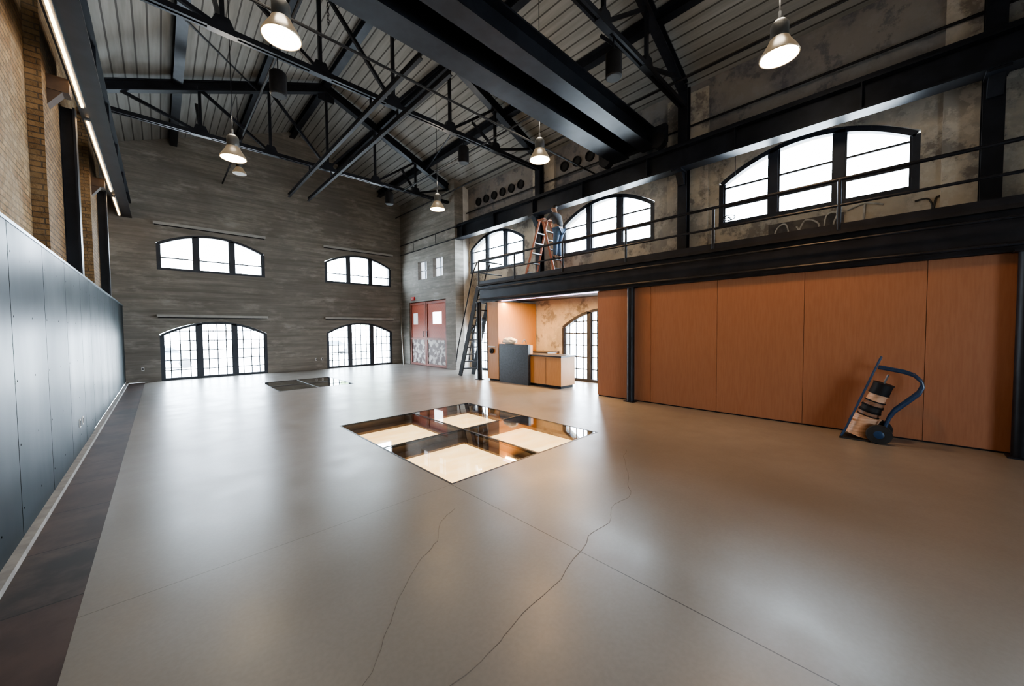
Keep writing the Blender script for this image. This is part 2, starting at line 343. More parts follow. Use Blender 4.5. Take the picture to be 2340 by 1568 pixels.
make('housing',B().box(9.11,9.155,16.44,16.76,3.2,3.36),M('exit_red',(.5,.03,.02),(.45,.02,.02),.4),e)
def text(s,size,loc,rot,mat,parent):
    c=bpy.data.curves.new('t','FONT');c.body=s;c.size=size;c.extrude=.002;c.align_x='CENTER'
    o=bpy.data.objects.new('t',c);bpy.context.collection.objects.link(o)
    me=bpy.data.meshes.new_from_object(o.evaluated_get(bpy.context.evaluated_depsgraph_get()));bpy.data.objects.remove(o)
    t=bpy.data.objects.new('lettering',me);bpy.context.collection.objects.link(t);me.materials.clear();me.materials.append(mat)
    t.parent=parent;t.location=V(loc)-W[parent.name];t.rotation_euler=rot;return t
text('EXIT',.13,(9.105,16.6,3.235),(math.pi/2,0,-math.pi/2),white,e)
# ------------------------------------------------------------ roof steel
def truss(y):
    t=empty('roof_truss',(4.3,y,7.1),'black steel roof truss spanning the hall with riveted chords','roof truss','roof trusses')
    z=lambda x:RZ(x)-.28
    for a,b in((-.95,4.3),(4.3,9.55)):
        make('top_chord',B().ibeam((a,y,z(a)),(b,y,z(b)),.2,.26,.03),black,t)
    for dy in(-.05,.05): make('bottom_chord',B().bar((-.95,y+dy,7.2),(9.55,y+dy,7.2),.05,.1),black,t)
    for x in(1.0,2.65,4.3,5.95,7.6):
        make('vertical_strut',B().bar((x,y,7.2),(x,y,z(x)),.07,.07),black,t)
        make('gusset_plate',B().hexa([(x-.22,y-.07,7.14),(x+.22,y-.07,7.14),(x+.22,y+.07,7.14),(x-.22,y+.07,7.14),(x-.1,y-.07,7.42),(x+.1,y-.07,7.42),(x+.1,y+.07,7.42),(x-.1,y+.07,7.42)]),black,t)
    for a,b in((4.3,2.65),(4.3,5.95),(2.65,1.0),(5.95,7.6),(1.0,-.6),(7.6,9.2)):
        make('diagonal_strut',B().bar((a,y,7.22),(b,y,z(b)-.05),.07,.07),black,t)
    make('gusset_plate',B().box(4.05,4.55,y-.02,y+.02,9.45,9.9),black,t)
    return t
for y in(-1.1,3.75,8.6,13.45): truss(y)
for x in(.56,2.44,4.3,6.16,8.04):
    zz=RZ(x)-.14
    make('roof_purlin',B().ibeam((x,-6.2,zz),(x,YF,zz),.2,.26,.03),black,label='long black steel roof beam under white roof boards',cat='roof beam',group='roof purlins')
for i,(p,q) in enumerate([((.2,8.7,7.4),(2.3,13.3,8.9)),((6.2,8.7,7.4),(8.0,13.3,8.2))]):
    make('bracing_rod',B().cyl(p,q,.022,n=8),black,label='thin black steel bracing rod between roof trusses',cat='bracing rod',group='roof bracing rods')
for x in(1.0,7.6):
    for y in(8.6,13.45,3.75):
        make('knee_brace',B().bar((x,y+.05,7.3),(x,y+1.1,RZ(x)-.28),.07,.07),black,label='short black steel knee brace at roof truss',cat='knee brace',group='roof knee braces')
for x in(3.73,4.4):
    e=empty('monorail_track',(x,11,6.85),'slim steel hoist track hung from the roof trusses','hoist track','hoist tracks')
    make('rail',B().ibeam((x,6.3,6.9),(x,16.15,6.9),.08,.12,.015),blackm,e)
    for y in(8.6,13.45): make('hanger',B().box(x-.02,x+.02,y-.02,y+.02,6.96,7.14),black,e)
for j,(x,y0,y1,z) in enumerate(((6.9,6.4,13.2,7.05),(1.9,6.5,17.8,7.35),(8.9,-4,17.8,7.45),(9.75,-4,12.95,6.75),(-1.1,-4,17.8,6.9))):
    make('conduit_pipe',B().cyl((x,y0,z),(x,y1,z),.025,n=8),blackm,label='thin dark electrical conduit running along the hall',cat='conduit pipe',group='conduit pipes')
make('conduit_pipe',B().cyl((-.72,6.15,6.222),(9.3,6.15,6.222),.022,n=8),blackm,label='thin dark conduit running beside the crane bridge',cat='conduit pipe',group='conduit pipes')
for x in(9.3,-.72):
    e=empty('crane_runway_girder',(x,6,5.56),'long black riveted crane runway girder along the side wall','crane girder','crane runway girders')
    make('girder_beam',B().ibeam((x,-6.2,5.82),(x,YF,5.82),.34,.52,.035),black,e)
    for k in range(12):
        y=-5.5+k*2.0;make('stiffener',B().box(x-.155,x+.155,y-.01,y+.01,5.6,6.05),black,e)
    make('crane_rail',B().box(x-.04,x+.04,-6.2,YF,6.08,6.2),black,e)
e=empty('bridge_crane',(4.3,4.8,6.24),'large black overhead bridge crane with twin girders','overhead crane')
make('bridge_girder',B().ibeam((-.7,5.3,6.6),(9.3,5.3,6.6),.46,.62,.035),black,e)
make('bridge_girder',B().ibeam((-.7,4.5,6.55),(9.3,4.5,6.55),.36,.5,.035),black,e)
for x in(-.72,9.2):
    make('end_truck',B().box(x-.08,x+.08,4.0,5.9,6.34,6.75),black,e)
    for y in(4.2,5.7): make('wheel',B().cyl((x-.1,y,6.39),(x+.1,y,6.39),.18,n=20),blackm,e)
make('drive_motor',B().cyl((8.7,4.65,6.95),(8.7,5.15,6.95),.2,n=20),blackm,e,smooth=True)
for k in range(8): make('cross_tie',B().box(.3+k*1.15,.36+k*1.15,4.6,5.2,6.7,6.78),black,e)
def column(x,y,z0,z1,w,lab):
    e=empty('steel_column',(x,y,z0),lab,'steel column','steel columns')
    make('shaft',B().ibeam((x,y,z0),(x,y,z1),w,w,.03,up=(1,0,0)),black,e)
    make('base_plate',B().box(x-w*.7,x+w*.7,y-w*.7,y+w*.7,z0,z0+.025),black,e)
    return e
for y in(-1.0,3.75,8.6):
    e=column(9.62,y,3.26,7.7,.22,'black riveted steel column carrying the crane girder')
    make('bracket',B().box(9.15,9.5,y-.12,y+.12,5.52,5.558),black,e)
    make('bracket_gusset',B().hexa([(9.45,y-.08,5.25),(9.5,y-.08,5.25),(9.5,y+.08,5.25),(9.45,y+.08,5.25),(9.3,y-.08,5.52),(9.5,y-.08,5.52),(9.5,y+.08,5.52),(9.3,y+.08,5.52)]),black,e)
for y in(4.9,9.9,15.0): column(-1.03,y,2.63,5.56,.2,'black steel column standing against the brick wall')
ck=M('dark_timber',(.06,.04,.03),(.09,.06,.04),.8)
for y in(4.0,8.9,13.9):
    e=empty('wall_bracket',(-1.0,y,5.0),'dark timber bracket under crane girder on brick','wall bracket','wall brackets')
    make('corbel',B().box(-1.25,-.88,y-.12,y+.12,5.35,5.56),ck,e)
    make('corbel_block',B().hexa([(-1.25,y-.1,5.0),(-1.18,y-.1,5.0),(-1.18,y+.1,5.0),(-1.25,y+.1,5.0),(-1.25,y-.1,5.35),(-.95,y-.1,5.35),(-.95,y+.1,5.35),(-1.25,y+.1,5.35)]),ck,e)
for y0,y1 in((-4,4.7),(5.1,9.6),(10.15,14.7),(15.3,17.5)):
    e=empty('led_strip_light',(-.82,(y0+y1)/2,5.5),'warm glowing linear strip light under the crane girder','strip light','linear strip lights')
    make('housing',B().box(-.86,-.78,y0,y1,5.53,5.56),grey,e);make('diffuser',B().box(-.835,-.805,y0+.03,y1-.03,5.505,5.53),glow,e)
# ------------------------------------------------------------ mezzanine
e=empty('mezzanine_platform',(8.9,4,2.64),'black steel mezzanine platform along side wall','mezzanine')
make('edge_beam',B().ibeam((8.03,-6.15,2.95),(8.03,9.95,2.95),.16,.6,.03),black,e)
make('end_beam',B().ibeam((8.1,9.9,2.95),(9.89,9.9,2.95),.16,.5,.03),black,e)
make('deck',B().box(7.93,9.89,-6.15,9.95,3.2,3.26),blackm,e)
make('soffit',B().box(8.15,9.89,-6.15,9.8,2.72,2.76),M('soffit_dark',(.05,.04,.035),(.07,.055,.05),.7),e)
for k in range(11): make('joist',B().box(8.1,9.88,-5+k*1.45,-4.94+k*1.45,2.76,3.2),black,e)
make('pipe_run',B().cyl((7.92,-6,2.74),(7.92,9.9,2.74),.025,n=8),black,e);make('pipe_run',B().cyl((7.9,-6,3.08),(7.9,9.9,3.08),.02,n=8),black,e)
r=empty('guard_railing',(7.94,4,3.26),'black steel pipe guard railing on mezzanine edge','railing')
for y in(9.9,8.14,6.27,4.4,2.52,.66,-1.2,-3.05,-4.9): make('post',B().cyl((7.94,y,3.26),(7.94,y,4.06),.028,n=10),black,r)
make('top_rail',B().cyl((7.94,-6.1,4.06),(7.94,9.9,4.06),.028,n=10),black,r)
make('mid_rail',B().cyl((7.94,-6.1,3.65),(7.94,9.9,3.65),.022,n=10),black,r)
make('end_rail',B().cyl((7.94,9.9,4.06),(9.0,9.9,4.06),.024,n=10),black,r)
make('end_mid_rail',B().cyl((7.94,9.9,3.65),(9.0,9.9,3.65),.018,n=10),black,r)
make('toe_board',B().box(7.935,7.95,-6.1,9.9,3.26,3.36),black,r)
for y in(9.85,4.25,-1.15):
    c=empty('round_column',(7.9,y,0),'round black steel post under the mezzanine beam','steel column','mezzanine posts')
    make('shaft',B().cyl((7.9,y,.02),(7.9,y,2.63),.085,n=24),black,c,smooth=True)
    make('base_plate',B().box(7.78,8.0,y-.12,y+.12,0,.02),black,c)
    make('cap_plate',B().box(7.8,8.0,y-.12,y+.12,2.63,2.65),black,c)
ys=[5.23,3.83,2.46,1.09,-.31,-1.7,-3.1,-4.5,-5.9]
for a,b in zip(ys,ys[1:]):
    make('wood_wall_panel',B().box(8.03,8.12,b+.003,a-.003,.025,2.645),oak,label='tall orange-brown wood veneer wall panel',cat='wall panel',group='wood veneer wall panels')
make('baseboard_partition',B().box(8.05,8.12,-5.9,5.22,0,.025),blackm,kind='structure')
make('wall_partition',B().box(8.121,8.25,-6.1,5.22,0,2.64),oak,kind='structure')
# kitchen
e=empty('wood_tall_cabinet',(8.9,9.3,0),'tall honey wood cabinet wall beside the kitchen counter','cabinet')
make('body',B().box(8.03,9.85,9.02,9.57,.06,2.63),oak2,e);make('plinth',B().box(8.06,9.85,9.06,9.5,0,.06),blackm,e)
make('shelf_niche',B().box(8.0,8.03,9.15,9.5,1.12,1.16),white,e)
e=empty('kitchen_island',(8.4,7.7,0),'honey wood kitchen counter with black stone front','kitchen counter')
make('body',B().box(8.14,8.78,6.5,9.0,.08,.9),oak2,e);make('plinth',B().box(8.18,8.74,6.54,9.0,0,.08),blackm,e)
make('stone_front',B().box(8.04,8.14,7.68,9.0,.0,1.24),stone,e,label='raised black stone slab front')
make('side_panel',B().box(8.14,8.24,7.68,9.0,.94,1.22),oak2,e)
make('worktop',B().box(8.1,8.82,6.46,7.68,.9,.94),stone,e);make('rear_worktop',B().box(8.14,8.82,7.68,9.0,.9,.94),stone,e)
make('door_gap',B().box(8.135,8.141,7.06,7.066,.1,.88),blackm,e)
e=empty('faucet',(8.6,8.3,.941),'tall chrome kitchen faucet on the counter','faucet')
make('spout',B().tube([(8.6,8.3,.96),(8.6,8.3,1.25),(8.58,8.3,1.33),(8.52,8.3,1.37),(8.45,8.3,1.34),(8.43,8.3,1.27)],.014),grey,e,smooth=True)
make('base',B().cyl((8.6,8.3,.941),(8.6,8.3,.99),.03),grey,e,smooth=True);make('lever',B().cyl((8.6,8.33,1.0),(8.6,8.42,1.05),.008),grey,e)
e=empty('rear_counter',(9.5,8.45,0),'wood base cabinet with dark top along side wall','kitchen counter')
make('body',B().box(9.3,9.88,8.0,9.0,.08,.9),oak2,e);make('worktop',B().box(9.26,9.88,7.96,9.0,.9,.94),stone,e);make('plinth',B().box(9.34,9.88,8.04,9.0,0,.08),blackm,e)
bm=bmesh.new();bmesh.ops.create_icosphere(bm,subdivisions=4,radius=1)
for v in bm.verts:
    d=1+.22*mn.noise(v.co*2.2)+.1*mn.noise(v.co*6);v.co=V((v.co.x*.13*d,v.co.y*.3*d,max(v.co.z*.12*d,-.09)))
me=bpy.data.meshes.new('wrapped_bundle');bm.to_mesh(me);bm.free()
for p in me.polygons:p.use_smooth=True
o=bpy.data.objects.new('wrapped_bundle',me);bpy.context.collection.objects.link(o);o.location=(8.16,8.62,1.33);me.materials.append(white)
tag(o,'white plastic wrapped bundle lying on counter slab','bundle')
tag(make('cable_coil',B().lathe((8.0,9.33,1.0),[(.03,-.02),(.09,-.02),(.09,.02),(.03,.02),(.03,-.02)],axis=(1,0,0)),rubber,smooth=True),'coiled black cable hung on wood cabinet end','cable coil')
e=empty('under_mezzanine_light',(8.2,7.5,2.66),'slim linear light under mezzanine edge','strip light')
make('diffuser',B().box(8.16,8.2,5.3,9.0,2.64,2.66),glow2,e);make('housing',B().box(8.14,8.22,5.28,9.0,2.66,2.72),grey,e)
# ship ladder
e=empty('ship_ladder',(8.3,10.6,0),'steep black steel ship ladder up to the mezzanine','stairs')
p0=V((8.05,11.2,0));p1=V((8.05,10.07,3.2))
for dx in(0,.6):
    make('stringer',B().bar(p0+V((dx,0,0)),p1+V((dx,0,0)),.05,.18,(0,1,0)),blackm,e)
    q=V((dx,0,0))
    make('handrail',B().tube([p0+q+V((0,.25,.5)),p0+q+V((0,.15,.95)),p1+q+V((0,.3,.5)),p1+q+V((0,.05,.85))],.022),blackm,e,smooth=True)
for k in range(1,12):
    t=k/12;c=p0.lerp(p1,t);make('tread',B().box(c.x+.025,c.x+.575,c.y-.1,c.y+.1,c.z-.018,c.z+.018),blackm,e)
make('leaning_plank',B().bar((8.75,16.95,.0),(9.03,17.74,2.9),.07,.03,(1,0,0)),M('plank_pale2',(.26,.23,.19),(.2,.18,.15),.7),label='long pale plank leaning in the hall corner',cat='plank')
for y0 in(9.75,5.2):
    for k in range(6):
        y=y0+k*.5
        e=empty('wall_duct',(9.85,y,7.0),'round dark duct opening high on plaster wall','duct opening','round duct openings')
        make('collar',B().lathe((9.9,y,7.1),[(.13,.02),(.16,.0),(.16,-.07),(.13,-.07),(.13,.02)],axis=(1,0,0)),blackm,e,smooth=True)
        make('opening',B().disc((9.87,y,7.1),.13,(1,0,0)),rubber,e)
def scrib(pts):
    P=[V((9.885,a,b)) for a,b in pts]
    Q=[]
    for i in range(len(P)-1):
        a=P[max(i-1,0)];b=P[i];c=P[i+1];d=P[min(i+2,len(P)-1)]
        for j in range(6):
            t=j/6;Q.append(.5*((2*b)+(c-a)*t+(2*a-5*b+4*c-d)*t*t+(3*b-a-3*c+d)*t**3))
    Q.append(P[-1]);return Q
gm=M('graffiti_white',(.6,.58,.53),(.4,.38,.34),.8,scale=9)
gmd=M('graffiti_dark',(.06,.055,.05),(.1,.09,.08),.8,scale=9)
make('trim_5',B().box(9.88,9.9,.75,2.0,3.4,3.98),M('dark_patch',(.07,.065,.065),(.17,.15,.13),.8,scale=3,detail=9),kind='structure')
g=B()
for pts in ([(1.95,3.4),(1.85,3.85),(1.68,3.92),(1.6,3.5)],[(1.5,3.85),(1.3,3.55),(1.12,3.8),(1.35,3.95),(1.5,3.6)],[(1.05,3.45),(1.02,3.95),(.85,3.98),(.9,3.75),(.78,3.5)],[(.7,4.0),(.45,4.08),(.2,4.0)],[(.45,4.05),(.47,3.6)]):
    g.tube(scrib(pts),.018,6)
make('trim_6',g,gm,kind='structure')
g=B()
for pts in ([(-.2,3.6),(-.4,3.75),(-.36,3.95),(-.2,3.95)],[(-.45,3.95),(-.42,3.62),(-.58,3.62),(-.6,3.95),(-.45,3.96)],[(-1.3,3.6),(-1.32,3.98),(-1.5,3.85),(-1.38,3.75),(-1.6,3.6)],[(-1.65,3.9),(-1.62,3.6),(-1.8,3.6),(-1.82,3.9),(-1.66,3.92)],[(-1.85,3.6),(-1.9,3.95),(-2.1,3.9),(-2.0,3.75),(-2.15,3.6)]):
    g.tube(scrib(pts),.014,6)
make('trim_7',g,gmd,kind='structure')
e=empty('chain_wheel',(9.75,2.75,4.2),'black chain operated hand wheel below window','hand wheel')
make('rim',B().tube([(9.72,2.75+.13*math.cos(a),4.28+.06*math.sin(a)) for a in [i*math.pi/8 for i in range(17)]],.012),blackm,e)
make('spoke',B().cyl((9.72,2.62,4.28),(9.72,2.88,4.28),.008,n=6),blackm,e);make('stem',B().cyl((9.7,2.75,4.28),(9.9,2.75,4.28),.015),blackm,e)
make('chain',B().cyl((9.72,2.63,4.28),(9.72,2.63,5.9),.006,n=6),blackm,e)
e=empty('alarm_box',(9.85,2.7,3.55),'small red alarm box mounted on plaster wall','alarm box')
make('case',B().box(9.82,9.9,2.63,2.77,3.5,3.7),M('alarm_red',(.4,.03,.02),(.35,.02,.02),.4),e);make('lever',B().box(9.805,9.82,2.67,2.73,3.58,3.62),white,e)
for x,y,z in((-.845,7.9,.38),(-.845,8.15,.38)):
    e=empty('power_outlet',(x,y,z),'white duplex outlet on dark steel wall','power outlet','power outlets')
    make('plate',B().box(x-.005,x+.005,y-.035,y+.035,z,z+.115),white,e);make('socket',B().box(x+.005,x+.008,y-.015,y+.015,z+.02,z+.095),blackm,e)
for x in(-.45,5.0,5.25):
    e=empty('power_outlet',(x,YF-.01,.4),'white outlet on board-formed concrete wall','power outlet','power outlets')
    make('plate',B().box(x-.035,x+.035,YF-.012,YF,.4,.515),white,e);make('socket',B().box(x-.015,x+.015,YF-.015,YF-.012,.42,.495),blackm,e)
# ------------------------------------------------------------ glass floor
for gi,(x0,x1,y0,y1) in enumerate((G1,G2)):
    e=empty('glass_floor_panel',((x0+x1)/2,(y0+y1)/2,-.24),'walk-on glass floor in black steel frame, '+('glowing warm from below' if gi==0 else 'dark and reflective'),'glass floor')
    xm=(x0+x1)/2;ym=(y0+y1)/2;t=.025;zb=-.13
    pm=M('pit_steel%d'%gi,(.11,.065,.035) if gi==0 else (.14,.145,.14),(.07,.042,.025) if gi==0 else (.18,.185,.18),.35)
    fr_=[(x0,x1,y0,y0+t),(x0,x1,y1-t,y1),(x0,x0+t,y0+t,y1-t),(x1-t,x1,y0+t,y1-t)]
    for a,b,c,d in fr_:
        make('frame_bar',B().box(a,b,c,d,-.03,.002),black,e);make('pit_lining',B().box(a,b,c,d,-.24,-.03),pm,e)
    make('frame_bar',B().box(xm-.018,xm+.018,y0+t,y1-t,-.03,.001),black,e);make('frame_bar',B().box(x0+t,x1-t,ym-.018,ym+.018,-.03,.0005),black,e)
    make('support_beam',B().box(xm-.03,xm+.03,y0+t,y1-t,zb,-.03),pm,e);make('support_beam',B().box(x0+t,xm-.03,ym-.03,ym+.03,zb,-.03),pm,e);make('support_beam',B().box(xm+.03,x1-t,ym-.03,ym+.03,zb,-.03),pm,e)
    for (a,b) in((x0+t,xm-.03),(xm+.03,x1-t)):
        for (c,d) in((y0+t,ym-.03),(ym+.03,y1-t)):
            g=B()
            P=[(a,c),(b,c),(b,d),(a,d)];Q=[(a+.03,c+.03),(b-.14,c+.03),(b-.14,d-.24),(a+.03,d-.24)]
            for z in(zb,zb-.03):
                for q in P+Q: g.v.append(V((*q,z)))
            for i in range(4):
                j=(i+1)%4
                g.f+=[(i,j,4+j,4+i),(8+i,8+j,12+j,12+i),(i,j,8+j,8+i),(4+i,4+j,12+j,12+i)]
            make('opening_ledge',g,pm,e)
    for (a,b) in((x0+t,xm-.018),(xm+.018,x1-t)):
        for (c,d) in((y0+t,ym-.018),(ym+.018,y1-t)):
            g=B();g.v=[V((a,c,-.002)),V((b,c,-.002)),V((b,d,-.002)),V((a,d,-.002))];g.f=[(0,1,2,3)]
            make('glass_pane',g,glass,e)
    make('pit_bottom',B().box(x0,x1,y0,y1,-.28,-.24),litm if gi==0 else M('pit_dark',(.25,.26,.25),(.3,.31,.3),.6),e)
# ------------------------------------------------------------ pendants
sm,nt,N,L,P=nm('pendant_shade');P.inputs['Base Color'].default_value=(.2,.19,.175,1);P.inputs['Roughness'].default_value=.29;P.inputs['Metallic'].default_value=.5
P.inputs['Emission Color'].default_value=(1,.7,.38,1);P.inputs['Emission Strength'].default_value=.15
bal=M('ballast',(.12,.12,.115),(.09,.09,.09),.4,.4)
def pendant(x,y,z,lit=True,k=1.0):
    e=empty('pendant_lamp',(x,y,z),'industrial bell pendant lamp '+('glowing warm' if lit else 'switched off')+' hanging from roof','pendant lamp','bell pendant lamps')
    S=lambda p:[(a*k,b*k) for a,b in p]
    make('lamp_shade',B().lathe((x,y,z),S([(.235,0),(.24,.01),(.228,.04),(.2,.09),(.165,.15),(.135,.2),(.12,.24),(.1,.25),(.12,.21),(.155,.15),(.195,.08),(.222,.035),(.23,.0)])),sm,e,smooth=True)
    make('lens',B().lathe((x,y,z),S([(.0,-.03),(.1,-.025),(.18,-.01),(.225,.005),(.0,.012)])),lampm if lit else white,e,smooth=True)
    make('ballast_housing',B().lathe((x,y,z+.24*k),S([(0,0),(.1,0),(.11,.03),(.11,.2),(.07,.25),(.03,.27),(0,.27)])),bal,e,smooth=True)
    make('hook',B().cyl((x,y,z+.5*k),(x,y,z+.62),.02),grey,e)
    make('cord',B().cyl((x,y,z+.6),(x,y,RZ(x)-.02),.008,n=6),black,e)
    if lit:
        R_=x>4
        l=bpy.data.lights.new('lamp','SPOT');l.energy=400 if R_ else 120;l.color=(1,.56,.25) if R_ else (1,.76,.5);l.spot_size=math.radians(145);l.spot_blend=.9;l.shadow_soft_size=.2
        lo=bpy.data.objects.new('lamp_bulb',l);bpy.context.collection.objects.link(lo);lo.parent=e;lo.location=(0,0,-.06)
        l=bpy.data.lights.new('fill_glow','POINT');l.energy=55;l.color=(1,.86,.68);l.shadow_soft_size=.25
        lo=bpy.data.objects.new('fill_uplight',l);bpy.context.collection.objects.link(lo);lo.parent=e;lo.location=(0,0,.9)  # added point light above the shade, fills walls and ceiling
for x,y,z in((1.30,5.75,5.62),(1.26,9.9,5.42),(6.45,5.75,5.6),(6.6,10.3,5.6),(6.38,1.2,5.48)): pendant(x,y,z)
pendant(2.0,14.6,6.75,False,.8)
def speaker(x,y,z):
    e=empty('hanging_speaker',(x,y,z),'black cylindrical speaker hanging from a roof truss','speaker','hanging speakers')
    make('enclosure',B().lathe((x,y,z),[(0,0),(.13,0),(.15,.02),(.15,.42),(.12,.46),(0,.46)]),blackm,e,smooth=True)
    make('grille',B().lathe((x,y,z-.002),[(0,0),(.12,0),(.12,.004),(0,.004)]),rubber,e)
    make('suspension_cable',B().cyl((x,y,z+.46),(x,y,7.14),.012,n=6),black,e)
for x,y,z in((1.86,8.6,6.4),(6.3,3.75,6.4),(6.4,8.6,6.45),(6.46,13.4,6.5)): speaker(x,y,z)
g=B()
for i in range(30):
    z=7.4+i*.06;a=0 if i%2 else math.pi/2
    g.tube([(2.44+math.cos(t)*.02*math.cos(a),7.4+math.cos(t)*.02*math.sin(a),z+math.sin(t)*.038) for t in[j*math.pi/5 for j in range(11)]],.006,5)
o=make('hanging_chain',g,black,label='black steel hoist chain hanging below roof',cat='chain')
# ------------------------------------------------------------ hand truck
e=empty('hand_truck',(7.7,.2,0),'blue steel hand truck loaded with wire spools','hand truck')
for x in(7.5,7.82):
    make('frame_rail',B().tube([(x,.54,.03),(x,.5,.12),(x,.15,1.2),(x,.13,1.25)],.014),blue,e,smooth=True)
    make('handle_tube',B().tube([(x,.16,1.1),(x,.1,1.09),(x,-.1,1.05),(x,-.2,1.01),(x,-.27,.93),(x,-.285,.86),(x,-.25,.76),(x,-.17,.66),(x,-.02,.48),(x,.03,.38),(x,.08,.2)],.018),blue,e,smooth=True)
for y,z in((.45,.3),(.35,.6),(.24,.93),(-.2,1.01)): make('cross_bar',B().cyl((7.5,y,z),(7.82,y,z),.012),blue,e)
make('toe_plate',B().box(7.48,7.84,.22,.56,.005,.02),rubber,e)
for x in(7.45,7.87):
    w=make('wheel',B().lathe((x,.13,.14),[(.04,-.03),(.085,-.03),(.1,-.028),(.13,-.026),(.14,-.012),(.14,.012),(.13,.026),(.1,.028),(.085,.03),(.04,.03)],axis=(1,0,0)),rubber,e,smooth=True)
    make('hub',B().lathe((x,.13,.14),[(0,-.035),(.05,-.035),(.075,-.015),(.085,-.01),(.085,.01),(.075,.015),(.05,.035),(0,.035)],axis=(1,0,0)),blue,w,smooth=True)
make('axle',B().cyl((7.43,.13,.14),(7.89,.13,.14),.012),grey,e)
ax=V((0,-.33,1)).normalized();b0=V((7.66,.36,.06))
mats=[(copper,.0,.32,.16,'spool of tan wire'),(brownw,.325,.07,.13,'spool of brown cable'),(rubber,.4,.08,.125,'spool of black cable'),(brownw,.485,.08,.12,'spool of brown cable'),(copper,.57,.1,.11,'spool of copper wire'),(blackm,.675,.17,.12,'spool of black cable')]
for m,a,h,r,lab in mats:
    s=empty('wire_spool',b0+ax*a,lab+' stacked on hand truck','wire spool','wire spools on hand truck')
    make('winding',B().lathe(b0+ax*a,[(0,.012),(r*.93,.012),(r*.95,h*.3),(r*.92,h*.6),(r*.94,h-.012),(0,h-.012)],axis=ax),m,s,smooth=True)
    for q in(0,h-.012): make('flange',B().cyl(b0+ax*(a+q),b0+ax*(a+q+.012),r,n=24),m if m==copper else blackm,s)
    if a==.675: make('core_rod',B().cyl(b0+ax*(a+h),b0+ax*(a+h+.14),.012),grey,s)
# ------------------------------------------------------------ step ladder
orange=M('orange_fibreglass',(.38,.12,.055),(.3,.09,.04),.45)
e=empty('step_ladder',(9.0,7.83,3.262),'orange fibreglass step ladder standing on mezzanine','ladder')
top=5.15
for s,yb in((1,8.5),(-1,7.16)):
    for sx in(-1,1):
        p=(9.0+sx*.27,yb,3.285);q=(9.0+sx*.17,7.83+s*.06,top);make('ladder_rail',B().bar(p,q,.03,.07,(0,1,0)),orange,e)
    for k in range(1,6):
        t=k/6.2;y=yb+(7.83+s*.06-yb)*t;z=3.27+(top-3.27)*t;w=.27-.1*t
        make('step',B().box(9-w,9+w,y-.04,y+.04,z-.015,z+.015),grey,e)
make('top_cap',B().box(8.8,9.2,7.7,7.96,top,top+.05),orange,e)
# ------------------------------------------------------------ person
def skin(name,pts,edges,mat,root=0,sub=2):
    me=bpy.data.meshes.new(name);me.from_pydata([p[0] for p in pts],edges,[])
    o=bpy.data.objects.new(name,me);bpy.context.collection.objects.link(o)
    sk=o.modifiers.new('s','SKIN');sk.use_smooth_shade=True
    for i,p in enumerate(pts):
        r=p[1];d=me.skin_vertices[0].data[i];d.radius=(r,r) if isinstance(r,float) else r;d.use_root=(i==root)
    ss=o.modifiers.new('u','SUBSURF');ss.levels=sub;ss.render_levels=sub
    dg=bpy.context.evaluated_depsgraph_get();m2=bpy.data.meshes.new_from_object(o.evaluated_get(dg));bpy.data.objects.remove(o)
    for p in m2.polygons:p.use_smooth=True
    m2.materials.clear();m2.materials.append(mat)
    n=bpy.data.objects.new(name,m2);bpy.context.collection.objects.link(n);return n
skinm=M('skin',(.36,.21,.14),(.32,.18,.12),.5);jean=M('denim',(.06,.1,.17),(.09,.14,.22),.8,scale=20);shirt=M('dark_grey_shirt',(.04,.042,.05),(.07,.07,.075),.8,scale=15);hairm=M('dark_hair',(.02,.015,.012),(.03,.02,.015),.6)
PX,PY,PZ=8.97,7.22,3.88
def pp(x,y,z): return (PX+x,PY+y,PZ+z*.96)
body=[(pp(0,0,.95),.13),(pp(0,.04,1.15),.12),(pp(0,.09,1.33),.15),(pp(0,.11,1.42),.09),(pp(0,.14,1.49),.055),(pp(0,.18,1.56),.085),(pp(0,.2,1.64),.09),(pp(0,.2,1.7),.06),
 (pp(-.1,0,.9),.095),(pp(-.11,.05,.5),.062),(pp(-.11,.07,.1),.042),(pp(-.11,.08,.04),.04),(pp(-.11,.22,.03),.03),
 (pp(.1,0,.9),.095),(pp(.11,.1,.5),.062),(pp(.11,.07,.1),.042),(pp(.11,.08,.04),.04),(pp(.11,.22,.03),.03),
 (pp(-.19,.12,1.4),.055),(pp(-.25,.28,1.24),.042),(pp(-.15,.5,1.28),.03),
 (pp(.16,.12,1.4),.055),(pp(.2,.3,1.26),.042),(pp(.1,.5,1.3),.03)]
E=[(0,1),(1,2),(2,3),(3,4),(4,5),(5,6),(6,7),(0,8),(8,9),(9,10),(10,11),(11,12),(0,13),(13,14),(14,15),(15,16),(16,17),(2,18),(18,19),(19,20),(2,21),(21,22),(22,23)]
W_P=skin('person',body,E,skinm)
tag(W_P,'person in dark shirt and blue jeans standing on ladder','person')
def child(o): o.parent=W_P
child(skin('shirt',[(pp(0,0,.93),.155),(pp(0,.04,1.15),.14),(pp(0,.09,1.35),.165),(pp(0,.11,1.43),.1),(pp(-.2,.13,1.4),.07),(pp(-.26,.29,1.24),.055),(pp(.17,.13,1.4),.07),(pp(.21,.31,1.26),.055)],[(0,1),(1,2),(2,3),(2,4),(4,5),(2,6),(6,7)],shirt))
child(skin('jeans',[(pp(0,0,.95),.145),(pp(-.1,0,.86),.115),(pp(-.11,.05,.5),.08),(pp(-.11,.07,.08),.065),(pp(.1,0,.86),.115),(pp(.11,.1,.5),.08),(pp(.11,.07,.08),.065)],[(0,1),(1,2),(2,3),(0,4),(4,5),(5,6)],jean))
